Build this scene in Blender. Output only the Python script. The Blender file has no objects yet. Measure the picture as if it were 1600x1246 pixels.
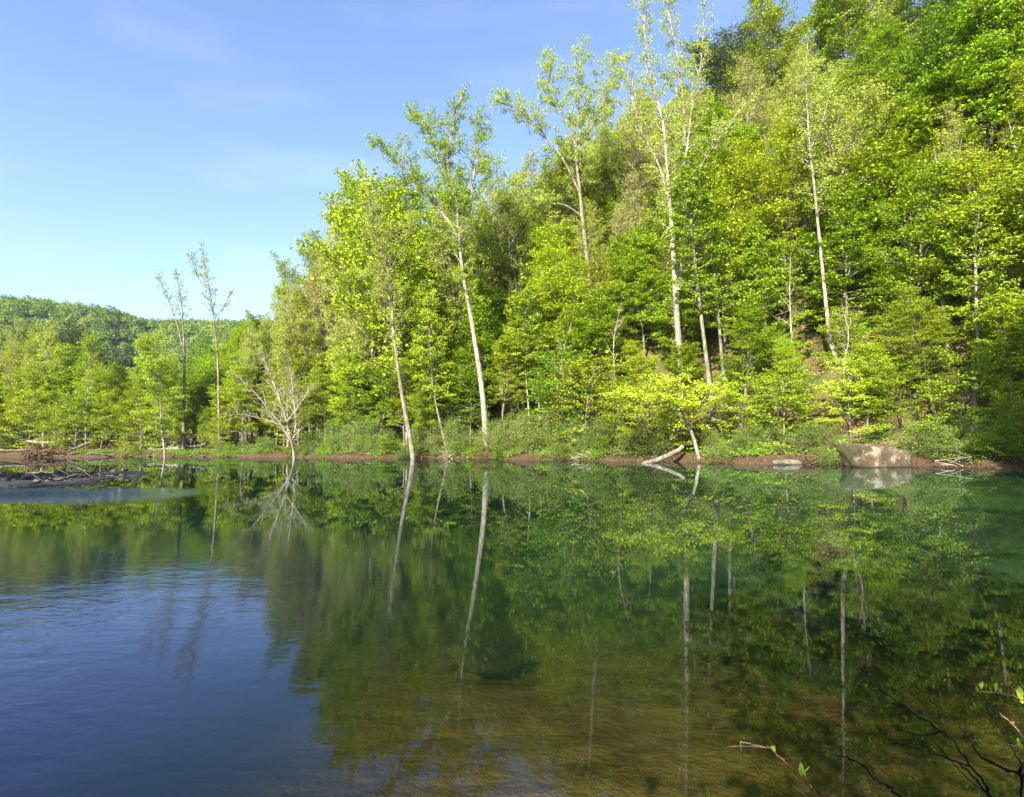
import bpy, math, random
import numpy as np
from mathutils import Matrix, Vector
SC = bpy.context.scene
COL = SC.collection
R = math.radians
# ------------------------------------------------------------------ camera
CH = 1.7                      # eye height above the water
F = 889.0                     # focal length in pixels of the 1600 px wide photograph
PITCH, ROLL = R(4.3), R(0.6)
cam = bpy.data.objects.new("camera", bpy.data.cameras.new("camera"))
COL.objects.link(cam)
cam.data.sensor_width = 36.0
cam.data.lens = 36.0 * F / 1600.0
cam.data.clip_start = 0.05
cam.data.clip_end = 6000
CM = Matrix.Translation((0, 0, CH)) @ Matrix.Rotation(R(90) + PITCH, 4, 'X') @ Matrix.Rotation(-ROLL, 4, 'Z')
cam.matrix_world = CM
SC.camera = cam
CR = np.array(CM.to_3x3())
def ray(px, py):
    return CR @ np.array([(px - 800) / F, (623 - py) / F, -1.0])
def at(px, py, D):
    """world point seen at photograph pixel px,py standing D metres forward"""
    d = ray(px, py)
    return np.array([0, 0, CH]) + d * (D / d[1])
def pix(p):
    c = CR.T @ (np.array(p, float) - np.array([0, 0, CH]))
    return 800 + F * c[0] / -c[2], 623 - F * c[1] / -c[2]
# ------------------------------------------------------------------ light
SUN_EL, SUN_AZ = R(30), R(204)          # azimuth clockwise from +Y (view direction)
w = bpy.data.worlds.new("World"); SC.world = w; w.use_nodes = True
nt = w.node_tree; nt.nodes.clear()
sky = nt.nodes.new('ShaderNodeTexSky'); sky.sky_type = 'NISHITA'; sky.sun_disc = False
sky.sun_elevation = SUN_EL; sky.sun_rotation = SUN_AZ
sky.air_density = 1.0; sky.dust_density = 0.6; sky.ozone_density = 2.2; sky.altitude = 200
tc = nt.nodes.new('ShaderNodeTexCoord')
mp = nt.nodes.new('ShaderNodeMapping'); mp.inputs['Rotation'].default_value = (0, R(-24), R(20)); mp.inputs['Scale'].default_value = (1.4, 3.0, 9.0)
nz = nt.nodes.new('ShaderNodeTexNoise'); nz.inputs['Scale'].default_value = 1.6; nz.inputs['Detail'].default_value = 7; nz.inputs['Roughness'].default_value = .55
rp = nt.nodes.new('ShaderNodeValToRGB'); rp.color_ramp.elements[0].position = .5; rp.color_ramp.elements[1].position = .85
rp.color_ramp.elements[0].color = (0, 0, 0, 1); rp.color_ramp.elements[1].color = (.07, .07, .07, 1)
mx = nt.nodes.new('ShaderNodeMixRGB'); mx.inputs['Color2'].default_value = (6.4, 7.0, 7.8, 1)
hs = nt.nodes.new('ShaderNodeHueSaturation'); hs.inputs['Saturation'].default_value = 1.03; hs.inputs['Value'].default_value = 1.04; hs.inputs['Hue'].default_value = .508
bg = nt.nodes.new('ShaderNodeBackground'); bg.inputs['Strength'].default_value = 0.115
wo = nt.nodes.new('ShaderNodeOutputWorld')
L = nt.links.new
L(tc.outputs['Generated'], mp.inputs['Vector']); L(mp.outputs['Vector'], nz.inputs['Vector']); L(nz.outputs['Fac'], rp.inputs['Fac'])
L(sky.outputs['Color'], hs.inputs['Color']); L(hs.outputs['Color'], mx.inputs['Color1']); L(rp.outputs['Color'], mx.inputs['Fac']); L(mx.outputs['Color'], bg.inputs['Color']); L(bg.outputs['Background'], wo.inputs['Surface'])
sd = bpy.data.lights.new("sun", 'SUN'); sd.energy = 5.0; sd.angle = R(0.53); sd.color = (1.0, .93, .80)
sun = bpy.data.objects.new("sun", sd); COL.objects.link(sun)
SDIR = Vector((math.sin(SUN_AZ) * math.cos(SUN_EL), math.cos(SUN_AZ) * math.cos(SUN_EL), math.sin(SUN_EL)))
sun.rotation_euler = SDIR.to_track_quat('Z', 'Y').to_euler(); sun.location = (-20, -40, 60)
vs = SC.view_settings; vs.view_transform = 'Standard'; vs.look = 'None'; vs.gamma = 1; vs.exposure = 1.62
cy = SC.cycles; cy.use_denoising = True; cy.use_adaptive_sampling = True; cy.adaptive_threshold = .015
cy.max_bounces = 8; cy.diffuse_bounces = 2; cy.glossy_bounces = 3; cy.transmission_bounces = 4; cy.transparent_max_bounces = 6
cy.caustics_reflective = False; cy.caustics_refractive = False; cy.sample_clamp_indirect = 6
# ------------------------------------------------------------------ helpers
class MB:
    """collects vertices and faces; build() links them as ONE mesh object"""
    def __init__(s): s.v = []; s.f4 = []; s.f3 = []; s.n = 0; s.t4 = []; s.t3 = []
    def add(s, v, q=None, t=None, tint=None):
        v = np.asarray(v, float).reshape(-1, 3); s.v.append(v)
        if q is not None and len(q):
            q = np.asarray(q).reshape(-1, 4); s.f4.append(q + s.n); s.t4.append(np.full(len(q), .5) if tint is None else np.broadcast_to(tint, len(q)))
        if t is not None and len(t):
            t = np.asarray(t).reshape(-1, 3); s.f3.append(t + s.n); s.t3.append(np.full(len(t), .5) if tint is None else np.broadcast_to(tint, len(t)))
        s.n += len(v)
    def mesh(s, name, m, smooth=True):
        V = np.concatenate(s.v)
        q = np.concatenate(s.f4) if s.f4 else np.zeros((0, 4), int)
        t = np.concatenate(s.f3) if s.f3 else np.zeros((0, 3), int)
        me = bpy.data.meshes.new(name)
        me.vertices.add(len(V)); me.vertices.foreach_set('co', V.astype(np.float32).ravel())
        me.loops.add(q.size + t.size); me.loops.foreach_set('vertex_index', np.concatenate([q.ravel(), t.ravel()]).astype(np.int32))
        me.polygons.add(len(q) + len(t))
        st = np.concatenate([np.arange(len(q)) * 4, q.size + np.arange(len(t)) * 3]).astype(np.int32)
        me.polygons.foreach_set('loop_start', st)
        me.polygons.foreach_set('use_smooth', np.full(len(q) + len(t), smooth))
        a = me.attributes.new('tint', 'FLOAT', 'FACE')
        a.data.foreach_set('value', np.concatenate((s.t4 or [np.zeros(0)]) + (s.t3 or [np.zeros(0)])).astype(np.float32))
        me.update(calc_edges=True); me.validate(); me.materials.append(m)
        return me
    def build(s, name, m, parent=None, smooth=True):
        return link(name, s.mesh(name, m, smooth), parent)
def link(name, data, parent=None):
    o = bpy.data.objects.new(name, data); COL.objects.link(o)
    if parent is not None: o.parent = parent
    return o
def tag(o, label=None, cat=None, group=None, kind=None):
    for k, v in (('label', label), ('category', cat), ('group', group), ('kind', kind)):
        if v: o[k] = v
    return o
def norm(a):
    a = np.asarray(a, float); return a / np.maximum(np.linalg.norm(a, axis=-1, keepdims=True), 1e-9)
def tube(mb, P, rad, n=6, cap=True):
    P = np.asarray(P, float); k = len(P); rad = np.broadcast_to(rad, k)
    T = norm(np.gradient(P, axis=0)); ref = np.array([.31, .17, .93]) if abs(T[0][2]) < .8 else np.array([.93, .31, .1])
    U = norm(np.cross(T, ref)); V = np.cross(T, U)
    a = np.arange(n) * 2 * math.pi / n
    ring = P[:, None] + rad[:, None, None] * (np.cos(a)[None, :, None] * U[:, None] + np.sin(a)[None, :, None] * V[:, None])
    i = np.arange(k - 1)[:, None] * n; j = np.arange(n)[None]; j2 = (j + 1) % n
    q = np.stack([i + j, i + j2, i + n + j2, i + n + j], -1).reshape(-1, 4)
    mb.add(ring, q)
def spline(P, m):
    """Catmull-Rom through the points, m samples per span"""
    P = np.asarray(P, float)
    if len(P) < 3: return np.array([P[0] + (P[-1] - P[0]) * t for t in np.linspace(0, 1, m + 1)])
    Q = np.vstack([2 * P[0] - P[1], P, 2 * P[-1] - P[-2]]); out = []
    for i in range(len(P) - 1):
        a, b, c, d = Q[i:i + 4]
        for t in np.arange(m) / m:
            out.append(.5 * ((2 * b) + (c - a) * t + (2 * a - 5 * b + 4 * c - d) * t * t + (3 * b - a - 3 * c + d) * t ** 3))
    out.append(P[-1]); return np.array(out)
def leaves(mb, C, N, rng, size, aspect=.62, k=1.0):
    """diamond leaves with a folded midrib at centres C facing N"""
    n = len(C)
    if not n: return
    s = size * rng.uniform(.45, 1.35, n)[:, None]
    d = rng.normal(size=(n, 3)); d = norm(d - N * (d * N).sum(1, keepdims=True)); e = np.cross(N, d)
    fold = N * s * .12
    V = np.stack([C - d * s * .5, C + e * s * aspect * .5 + fold + d * s * .06, C + d * s * .5 - fold, C - e * s * aspect * .5 + fold + d * s * .06], 1)
    mb.add(V.reshape(-1, 3), np.arange(n * 4).reshape(-1, 4), tint=rng.uniform(0, 1, n))
def vnoise(x, y, seed=0):
    def h(i, j): return np.modf(np.abs(np.sin(i * 127.1 + j * 311.7 + seed * 17.3) * 43758.5453))[0]
    xi, yi = np.floor(x), np.floor(y); xf, yf = x - xi, y - yi
    u, v = xf * xf * (3 - 2 * xf), yf * yf * (3 - 2 * yf)
    return (h(xi, yi) * (1 - u) + h(xi + 1, yi) * u) * (1 - v) + (h(xi, yi + 1) * (1 - u) + h(xi + 1, yi + 1) * u) * v - .5
def fbm(x, y, seed=0, o=4):
    return sum(vnoise(x * 2 ** k, y * 2 ** k, seed + k) / 2 ** k for k in range(o))
def sstep(a, b, x):
    t = np.clip((np.asarray(x, float) - a) / (b - a), 0, 1); return t * t * (3 - 2 * t)
# ------------------------------------------------------------------ materials
def mat(name):
    m = bpy.data.materials.new(name); m.use_nodes = True; n = m.node_tree; n.nodes.clear()
    o = n.nodes.new('ShaderNodeOutputMaterial'); return m, n, o
class NT:
    def __init__(s, n): s.n = n
    def __call__(s, typ, ins=None, **kw):
        nd = s.n.nodes.new('ShaderNode' + typ)
        for k, v in kw.items(): setattr(nd, k, v)
        for k, v in (ins or {}).items():
            if isinstance(v, bpy.types.NodeSocket): s.n.links.new(v, nd.inputs[k])
            else: nd.inputs[k].default_value = v
        return nd
def ramp(N, fac, stops):
    r = N('ValToRGB', {'Fac': fac}); e = r.color_ramp.elements
    while len(e) < len(stops): e.new(.5)
    for k, (p, c) in enumerate(stops): e[k].position = p; e[k].color = (*c, 1) if len(c) == 3 else c
    return r.outputs['Color']
def leaf_mat(name, a, b, trans=.25, var=.18):
    m, n, o = mat(name); N = NT(n)
    at_ = N('Attribute', attribute_name='tint'); oi = N('ObjectInfo')
    mixc = N('MixRGB', {'Fac': at_.outputs['Fac'], 'Color1': (*a, 1), 'Color2': (*b, 1)})
    mh = N('MapRange', {'Value': oi.outputs['Random'], 'To Min': .488, 'To Max': .512})
    mr = N('Math', {0: oi.outputs['Random'], 1: 7.31}, operation='MULTIPLY'); fr = N('Math', {0: mr.outputs[0]}, operation='FRACT')
    mv = N('MapRange', {'Value': fr.outputs[0], 'To Min': 1 - var, 'To Max': 1 + var})
    h = N('HueSaturation', {'Hue': mh.outputs[0], 'Value': mv.outputs[0], 'Color': mixc.outputs[0]})
    p = N('BsdfPrincipled', {'Base Color': h.outputs[0], 'Roughness': .48, 'Specular IOR Level': .3})
    h2 = N('HueSaturation', {'Hue': .492, 'Saturation': 1.1, 'Value': 1.25, 'Color': h.outputs[0]})
    t = N('BsdfTranslucent', {'Color': h2.outputs[0]})
    x = N('MixShader', {0: trans, 1: p.outputs[0], 2: t.outputs[0]})
    n.links.new(x.outputs[0], o.inputs['Surface']); return m
def bark_mat(name, dark, light, moss=None, scale=2.2, contrast=(.42, .6)):
    m, n, o = mat(name); N = NT(n)
    c = N('TexCoord'); mp_ = N('Mapping', {'Vector': c.outputs['Object'], 'Scale': (1, 1, .35)})
    a = N('TexNoise', {'Vector': mp_.outputs[0], 'Scale': scale * 2.2, 'Detail': 6, 'Roughness': .65})
    b = N('TexNoise', {'Vector': mp_.outputs[0], 'Scale': scale * 9, 'Detail': 4})
    col = ramp(N, a.outputs['Fac'], [(contrast[0], dark), (contrast[1], light)])
    col2 = N('MixRGB', {'Fac': .35, 'Color1': col, 'Color2': ramp(N, b.outputs['Fac'], [(.35, tuple(v * .5 for v in dark)), (.65, tuple(min(1, v * 1.1) for v in light))])}).outputs[0]
    if moss:
        g = N('TexNoise', {'Vector': c.outputs['Object'], 'Scale': .8, 'Detail': 5})
        col2 = N('MixRGB', {'Fac': ramp(N, g.outputs['Fac'], [(.5, (0, 0, 0)), (.62, (.7, .7, .7))]), 'Color1': col2, 'Color2': (*moss, 1)}).outputs[0]
    bp = N('Bump', {'Strength': .6, 'Distance': .04, 'Height': b.outputs['Fac']})
    p = N('BsdfPrincipled', {'Base Color': col2, 'Roughness': .85, 'Specular IOR Level': .15, 'Normal': bp.outputs[0]})
    n.links.new(p.outputs[0], o.inputs['Surface']); return m
M = {}
M['leaf_maple'] = leaf_mat('leaf_maple', (.14, .235, .006), (.31, .415, .014))
M['leaf_beech'] = leaf_mat('leaf_beech', (.21, .30, .010), (.41, .48, .022))
M['leaf_syc'] = leaf_mat('leaf_sycamore', (.28, .35, .035), (.48, .53, .08), .3, .1)
M['leaf_shrub'] = leaf_mat('leaf_shrub', (.10, .20, .015), (.24, .33, .04), .3, .2)
M['leaf_dark'] = leaf_mat('leaf_dark', (.03, .10, .01), (.08, .18, .018), .25)
M['needle'] = leaf_mat('needle', (.04, .07, .012), (.10, .13, .025), .1)
M['leaf_far'] = leaf_mat('leaf_far', (.08, .145, .02), (.22, .29, .04), .15, .0)
M['leaf_tan'] = leaf_mat('leaf_tan', (.20, .22, .05), (.40, .38, .11), .2)
M['leaf_deep'] = leaf_mat('leaf_deep', (.09, .18, .008), (.21, .32, .015), .25)
M['bark_white'] = bark_mat('bark_white', (.16, .13, .09), (.55, .48, .37), contrast=(.46, .64))
M['bark_grey'] = bark_mat('bark_grey', (.10, .085, .06), (.34, .29, .22), moss=(.12, .14, .04))
M['bark_dark'] = bark_mat('bark_dark', (.045, .035, .025), (.16, .13, .09))
M['dead_wood'] = bark_mat('dead_wood', (.25, .19, .14), (.52, .45, .36), scale=5)
M['bud_wood'] = bark_mat('bud_wood', (.14, .055, .035), (.28, .14, .09), scale=20)
M['dry_twig'] = bark_mat('dry_twig', (.28, .17, .12), (.45, .30, .22), scale=20)
M['shaded_twig'] = bark_mat('shaded_twig', (.005, .004, .004), (.012, .011, .010), scale=20)  # near-black colour carries the shade these twigs stand in
M['bud'] = leaf_mat('bud', (.26, .38, .04), (.40, .50, .07), .3, 0)
# ------------------------------------------------------------------ terrain
BANK = np.array([(46, -60), (34, 12), (26.5, 29.5), (22.4, 34), (12.6, 43), (-3, 55), (-27, 71), (-52, 82), (-80, 89), (-160, 96), (-400, 110)], float)
def bank_s(x, y):
    """signed distance to the far waterline, positive on land"""
    x = np.asarray(x, float); y = np.asarray(y, float); best = np.full(x.shape, 1e9); sg = np.ones(x.shape)
    for a, b in zip(BANK[:-1], BANK[1:]):
        d = b - a; L2 = d @ d; t = np.clip(((x - a[0]) * d[0] + (y - a[1]) * d[1]) / L2, 0, 1)
        ex, ey = x - a[0] - t * d[0], y - a[1] - t * d[1]; r = np.hypot(ex, ey)
        c = -(d[0] * ey - d[1] * ex)
        m = r < best - 1e-9; best = np.where(m, r, best); sg = np.where(m, np.where(c >= 0, 1, -1), sg)
    return best * sg
BSGN = 1.0 if bank_s(np.array([10.]), np.array([80.]))[0] > 0 else -1.0
def ground_z(x, y):
    x = np.asarray(x, float); y = np.asarray(y, float)
    s = BSGN * bank_s(x, y) + fbm(x * .18, y * .18, 3) * 2.0 + fbm(x * .9, y * .9, 8, 3) * .8
    k = .04 + .92 * sstep(-22, 14, x - .12 * (y - 50))
    hill = k * np.maximum(0, s - 4); hill = 130 * (1 - np.exp(-hill / 130)) * 1.0
    land = .55 * sstep(-.1, .9, s) + .5 * sstep(1, 5, s) + hill + fbm(x * .12, y * .12, 5) * 1.2 * sstep(3, 20, s) + fbm(x * .7, y * .7, 15, 3) * .22 * sstep(0, 2, s)
    near = y - 1.1 - fbm(x * .5, y * .5, 21, 2) * .5 - .010 * np.clip(np.abs(x) - 6, 0, 22) ** 2
    s = s
    bed = -np.minimum(2.4, np.minimum(.10 + .45 * np.maximum(-s, 0), .16 + .10 * np.maximum(near, 0))) + fbm(x * .8, y * .8, 31, 3) * .05
    z = np.where(s > 0, land, bed)
    z = np.where(near < 0, np.maximum(z, -.16 + .5 * np.minimum(-near, 1.2) + .12 * np.clip(-near - 1.2, 0, 18)), z)
    # gravel bar on the left
    bx = sstep(-15.5, -20.5, x + fbm(x * .3, y * .3, 41, 2) * 2 + .25 * np.abs(y - 27)); by = sstep(19.5, 21.5, y - .1 * (x + 20)) * sstep(39, 34, y + .12 * (x + 20))
    bar = bx * by; z = np.where(s < 0, np.maximum(z, z * (1 - bar) + bar * (.045 + fbm(x * .35, y * .8, 43, 3) * .16 + fbm(x * 1.7, y * 1.7, 44, 2) * .30)), z)
    return z
def gz(x, y): return float(ground_z(np.array([x]), np.array([y]))[0])
def bank_pt(u, s):
    """point u metres along the waterline from (26.5,29.5) leftwards, s metres inland"""
    P = BANK[2:]; acc = 0
    if u < 0:
        a, b = BANK[1], BANK[2]; d = (b - a) / np.linalg.norm(b - a); p = b + d * u
    else:
        for a, b in zip(P[:-1], P[1:]):
            l = np.linalg.norm(b - a); d = (b - a) / l
            if acc + l >= u: p = a + d * (u - acc); break
            acc += l
    w_ = min(1, max(0, -u / 40)); d2 = norm(np.array([-.80, .60]) * (1 - w_) + np.array([-.45, .9]) * w_)
    n = np.array([d2[1], -d2[0]]); 
    return p + n * s
xs = np.concatenate([np.linspace(-3000, -200, 12), np.arange(-180, -60, 2.), np.arange(-60, 60, .6), np.arange(60, 180, 2.), np.linspace(200, 3000, 12)])
ys = np.concatenate([np.linspace(-1500, -80, 8), np.arange(-60, 0, 2.), np.arange(0, 14, .35), np.arange(14, 110, .6), np.arange(110, 260, 2.5), np.linspace(280, 4000, 14)])
X, Y = np.meshgrid(xs, ys); Z = ground_z(X, Y); g = MB()
nx, ny = len(xs), len(ys); i = np.arange(ny - 1)[:, None] * nx + np.arange(nx - 1)[None]
g.add(np.stack([X, Y, Z], -1), np.stack([i, i + 1, i + nx + 1, i + nx], -1).reshape(-1, 4))
def ground_mat():
    m, n, o = mat('earth'); N = NT(n)
    geo = N('NewGeometry'); sp = N('SeparateXYZ', {0: geo.outputs['Position']})
    pos = geo.outputs['Position']
    n1 = N('TexNoise', {'Vector': pos, 'Scale': .7, 'Detail': 8, 'Roughness': .7})
    n2 = N('TexNoise', {'Vector': pos, 'Scale': 9, 'Detail': 5, 'Roughness': .7})
    n3 = N('TexVoronoi', {'Vector': pos, 'Scale': 7.0})
    litter = ramp(N, n2.outputs['Fac'], [(.3, (.05, .03, .016)), (.5, (.17, .10, .05)), (.7, (.32, .21, .12))])
    grn = ramp(N, n1.outputs['Fac'], [(.42, (0, 0, 0)), (.6, (1, 1, 1))])
    land = N('MixRGB', {'Fac': grn, 'Color1': litter, 'Color2': (.06, .11, .018, 1)}).outputs[0]
    clay = ramp(N, n2.outputs['Fac'], [(.35, (.03, .019, .010)), (.55, (.11, .068, .038)), (.75, (.27, .17, .10))])
    f1 = N('MapRange', {'Value': sp.outputs['Z'], 'From Min': .40, 'From Max': .75})
    c1 = N('MixRGB', {'Fac': f1.outputs[0], 'Color1': clay, 'Color2': land}).outputs[0]
    # pebbles of the gravel bar (low flat ground on the left)
    peb = N('MixRGB', {'Fac': .5, 'Color1': n3.outputs['Color'], 'Color2': (.3, .27, .25, 1)}); pb = N('HueSaturation', {'Saturation': .25, 'Value': .13, 'Color': peb.outputs[0]}).outputs[0]
    fx = N('MapRange', {'Value': sp.outputs['X'], 'From Min': -12, 'From Max': -15})
    fz = N('MapRange', {'Value': sp.outputs['Z'], 'From Min': .6, 'From Max': .4}); fy_ = N('MapRange', {'Value': sp.outputs['Y'], 'From Min': 46, 'From Max': 42}); fg0 = N('Math', {0: fx.outputs[0], 1: fz.outputs[0]}, operation='MULTIPLY'); fg = N('Math', {0: fg0.outputs[0], 1: fy_.outputs[0]}, operation='MULTIPLY')
    c2 = N('MixRGB', {'Fac': fg.outputs[0], 'Color1': c1, 'Color2': pb}).outputs[0]
    # river bed: silt, with algae streaks
    st = N('Mapping', {'Vector': pos, 'Rotation': (0, 0, .5), 'Scale': (1, 2.6, 1)})
    n4 = N('TexNoise', {'Vector': st.outputs[0], 'Scale': 1.1, 'Detail': 9, 'Roughness': .66, 'Distortion': .9})
    bed = ramp(N, n4.outputs['Fac'], [(.32, (.03, .025, .006)), (.5, (.085, .064, .018)), (.7, (.15, .11, .04))])
    vb = N('TexVoronoi', {'Vector': pos, 'Scale': 4.5, 'Randomness': 1.0}); bed = N('MixRGB', {'Fac': ramp(N, vb.outputs['Distance'], [(.12, (.75, .75, .75)), (.2, (0, 0, 0))]), 'Color1': bed, 'Color2': (.06, .055, .03, 1)}).outputs[0]
    fb = N('MapRange', {'Value': sp.outputs['Z'], 'From Min': .02, 'From Max': -.06})
    c3 = N('MixRGB', {'Fac': fb.outputs[0], 'Color1': c2, 'Color2': bed}).outputs[0]
    bp = N('Bump', {'Strength': .9, 'Distance': .12, 'Height': n2.outputs['Fac']})
    p = N('BsdfPrincipled', {'Base Color': c3, 'Roughness': .95, 'Specular IOR Level': .1, 'Normal': bp.outputs[0]})
    n.links.new(p.outputs[0], o.inputs['Surface']); return m
tag(g.build('ground', ground_mat()), 'leaf littered river bank and wooded slope with brown silt bed', kind='structure')
# ------------------------------------------------------------------ water
def water_mat():
    m, n, o = mat('river_water'); N = NT(n)
    geo = N('NewGeometry'); pos = geo.outputs['Position']; sp = N('SeparateXYZ', {0: pos}); x_, y_ = sp.outputs['X'], sp.outputs['Y']
    # ripples: lively on the left and by the riffle, nearly still on the right
    mp1 = N('Mapping', {'Vector': pos, 'Rotation': (0, 0, .35), 'Scale': (1, 1.9, 1)})
    a = N('TexNoise', {'Vector': mp1.outputs[0], 'Scale': 1.5, 'Detail': 4, 'Roughness': .5, 'Distortion': .5})
    b = N('TexNoise', {'Vector': mp1.outputs[0], 'Scale': 7, 'Detail': 3, 'Roughness': .55, 'Distortion': .4})
    br = N('TexNoise', {'Vector': pos, 'Scale': .16, 'Detail': 3})
    # lateral position divided by distance: the current runs down the left side of the pool
    lx = N('MapRange', {'Value': x_, 'From Min': -.2, 'From Max': -4.0, 'To Min': .05, 'To Max': 1.0})
    bm = N('MapRange', {'Value': br.outputs['Fac'], 'From Min': .35, 'From Max': .65, 'To Min': .35, 'To Max': 1.2})
    amp = N('Math', {0: lx.outputs[0], 1: bm.outputs[0]}, operation='MULTIPLY')
    far = N('MapRange', {'Value': y_, 'From Min': 6.5, 'From Max': 12, 'To Min': 1, 'To Max': .035}); amp = N('Math', {0: amp.outputs[0], 1: far.outputs[0]}, operation='MULTIPLY')
    # riffle off the end of the gravel bar
    rx = N('MapRange', {'Value': x_, 'From Min': -10.0, 'From Max': -18}); 
    ln = N('Math', {0: x_, 1: -.12, 2: 18.1}, operation='MULTIPLY_ADD'); dd = N('Math', {0: y_, 1: ln.outputs[0]}, operation='SUBTRACT'); rw = N('TexNoise', {'Vector': N('Mapping', {'Vector': pos, 'Scale': (.35, 1.6, 1)}).outputs[0], 'Scale': 1.3, 'Detail': 5, 'Roughness': .7}); dw = N('Math', {0: rw.outputs['Fac'], 1: 3.4, 2: -1.7}, operation='MULTIPLY_ADD'); dd = N('Math', {0: dd.outputs[0], 1: dw.outputs[0]}, operation='ADD'); da = N('Math', {0: dd.outputs[0]}, operation='ABSOLUTE')
    ry = N('MapRange', {'Value': da.outputs[0], 'From Min': 2.8, 'From Max': .0}); rf = N('Math', {0: rx.outputs[0], 1: ry.outputs[0]}, operation='MULTIPLY')
    amp2 = N('Math', {0: rf.outputs[0], 1: 4.0, 2: amp.outputs[0]}, operation='MULTIPLY_ADD')
    h = N('Math', {0: b.outputs['Fac'], 1: .28, 2: a.outputs['Fac']}, operation='MULTIPLY_ADD')
    hh = N('Math', {0: h.outputs[0], 1: amp2.outputs[0]}, operation='MULTIPLY')
    rn = N('TexNoise', {'Vector': pos, 'Scale': 5, 'Detail': 5, 'Roughness': .7}); rr_ = N('Math', {0: rn.outputs['Fac'], 1: rf.outputs[0]}, operation='MULTIPLY'); hh = N('Math', {0: rr_.outputs[0], 1: 8.0, 2: hh.outputs[0]}, operation='MULTIPLY_ADD')
    bp = N('Bump', {'Strength': 1.0, 'Distance': .0105, 'Height': hh.outputs[0]})
    gl = N('BsdfGlossy', {'Color': (.78, .86, 1, 1), 'Roughness': .012, 'Normal': bp.outputs[0]})
    ior = N('MapRange', {'Value': geo.outputs['Backfacing'], 'To Min': 1.34, 'To Max': 1 / 1.34})   # light also passes from below at the same share
    fr = N('Fresnel', {'IOR': ior.outputs[0], 'Normal': bp.outputs[0]})
    # body of the water: clear over the shallows at our feet, milky green further out
    t1 = N('TexNoise', {'Vector': pos, 'Scale': .22, 'Detail': 4, 'Roughness': .6, 'Distortion': 1.2})
    ty = N('MapRange', {'Value': y_, 'From Min': 2.6, 'From Max': 7.5}); ty2 = N('MapRange', {'Value': t1.outputs['Fac'], 'From Min': .3, 'From Max': .7, 'To Min': .7, 'To Max': 1.0})
    txl = N('MapRange', {'Value': x_, 'From Min': -.6, 'From Max': -2.4, 'To Min': 0, 'To Max': .95}); tym = N('Math', {0: ty.outputs[0], 1: ty2.outputs[0]}, operation='MULTIPLY'); tf = N('Math', {0: tym.outputs[0], 1: txl.outputs[0]}, operation='MAXIMUM'); tf2 = N('Math', {0: tf.outputs[0], 1: .05}, operation='ADD', use_clamp=True)
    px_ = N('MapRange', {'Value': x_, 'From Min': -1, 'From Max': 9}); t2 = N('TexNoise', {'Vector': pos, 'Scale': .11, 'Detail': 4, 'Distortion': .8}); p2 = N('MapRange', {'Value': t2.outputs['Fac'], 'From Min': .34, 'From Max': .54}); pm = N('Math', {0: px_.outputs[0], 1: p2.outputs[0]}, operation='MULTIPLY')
    bc = N('MixRGB', {'Fac': pm.outputs[0], 'Color1': (.005, .017, .008, 1), 'Color2': (.042, .092, .030, 1)})  # sunlit brightness of the milky right side is put into the body colour
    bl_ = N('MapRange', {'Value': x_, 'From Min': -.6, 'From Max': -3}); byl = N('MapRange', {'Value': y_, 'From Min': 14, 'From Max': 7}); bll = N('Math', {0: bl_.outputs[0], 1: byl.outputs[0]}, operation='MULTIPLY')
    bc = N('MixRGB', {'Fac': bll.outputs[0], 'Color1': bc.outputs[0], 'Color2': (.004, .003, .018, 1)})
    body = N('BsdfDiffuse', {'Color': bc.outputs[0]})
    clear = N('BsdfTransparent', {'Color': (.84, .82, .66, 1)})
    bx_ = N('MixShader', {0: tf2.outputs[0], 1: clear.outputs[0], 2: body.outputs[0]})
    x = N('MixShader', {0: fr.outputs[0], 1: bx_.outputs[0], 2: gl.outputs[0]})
    n.links.new(x.outputs[0], o.inputs['Surface']); return m
g = MB(); g.add([(-400, -40, 0), (60, -40, 0), (60, 300, 0), (-400, 300, 0)], [(0, 1, 2, 3)])
tag(g.build('water', water_mat()), 'still green river pool mirroring the trees and sky', kind='structure')
# ------------------------------------------------------------------ far hill with its wood
rng = np.random.default_rng(4)
def hill_z(x, y):
    a = 800 + F * x / y                     # bearing
    crest = np.interp(x / np.maximum(y, 1), [-2.2, -1.3, -.9, -.75, -.64, -.55, -.45, -.2, .4, 1], [.2, .26, .253, .236, .222, .219, .205, .17, .12, .08])
    zc = crest * 430
    t = sstep(235, 440, y + 30 * fbm(x * .008, y * .008, 51, 2))
    rav = np.exp(-((x + .61 * y + 20 * np.sin(y * .02)) / 17) ** 2) * 17 * sstep(250, 330, y) * sstep(450, 380, y)
    return zc * t - rav + fbm(x * .012, y * .012, 53, 3) * 16 * t * sstep(470, 380, y)
xs = np.arange(-700, 420, 8.); ys = np.arange(215, 520, 8.); X, Y = np.meshgrid(xs, ys); Z = hill_z(X, Y) + .8
g = MB(); nx, ny = len(xs), len(ys); i = np.arange(ny - 1)[:, None] * nx + np.arange(nx - 1)[None]
g.add(np.stack([X, Y, Z], -1), np.stack([i, i + 1, i + nx + 1, i + nx], -1).reshape(-1, 4))
m, n, o = mat('hill_floor'); N = NT(n); p = N('BsdfPrincipled', {'Base Color': (.035, .05, .015, 1), 'Roughness': 1}); n.links.new(p.outputs[0], o.inputs['Surface'])
tag(g.build('hills', m), 'wooded hill beyond the river bend', kind='structure')
g = MB(); cnt = 0
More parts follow.
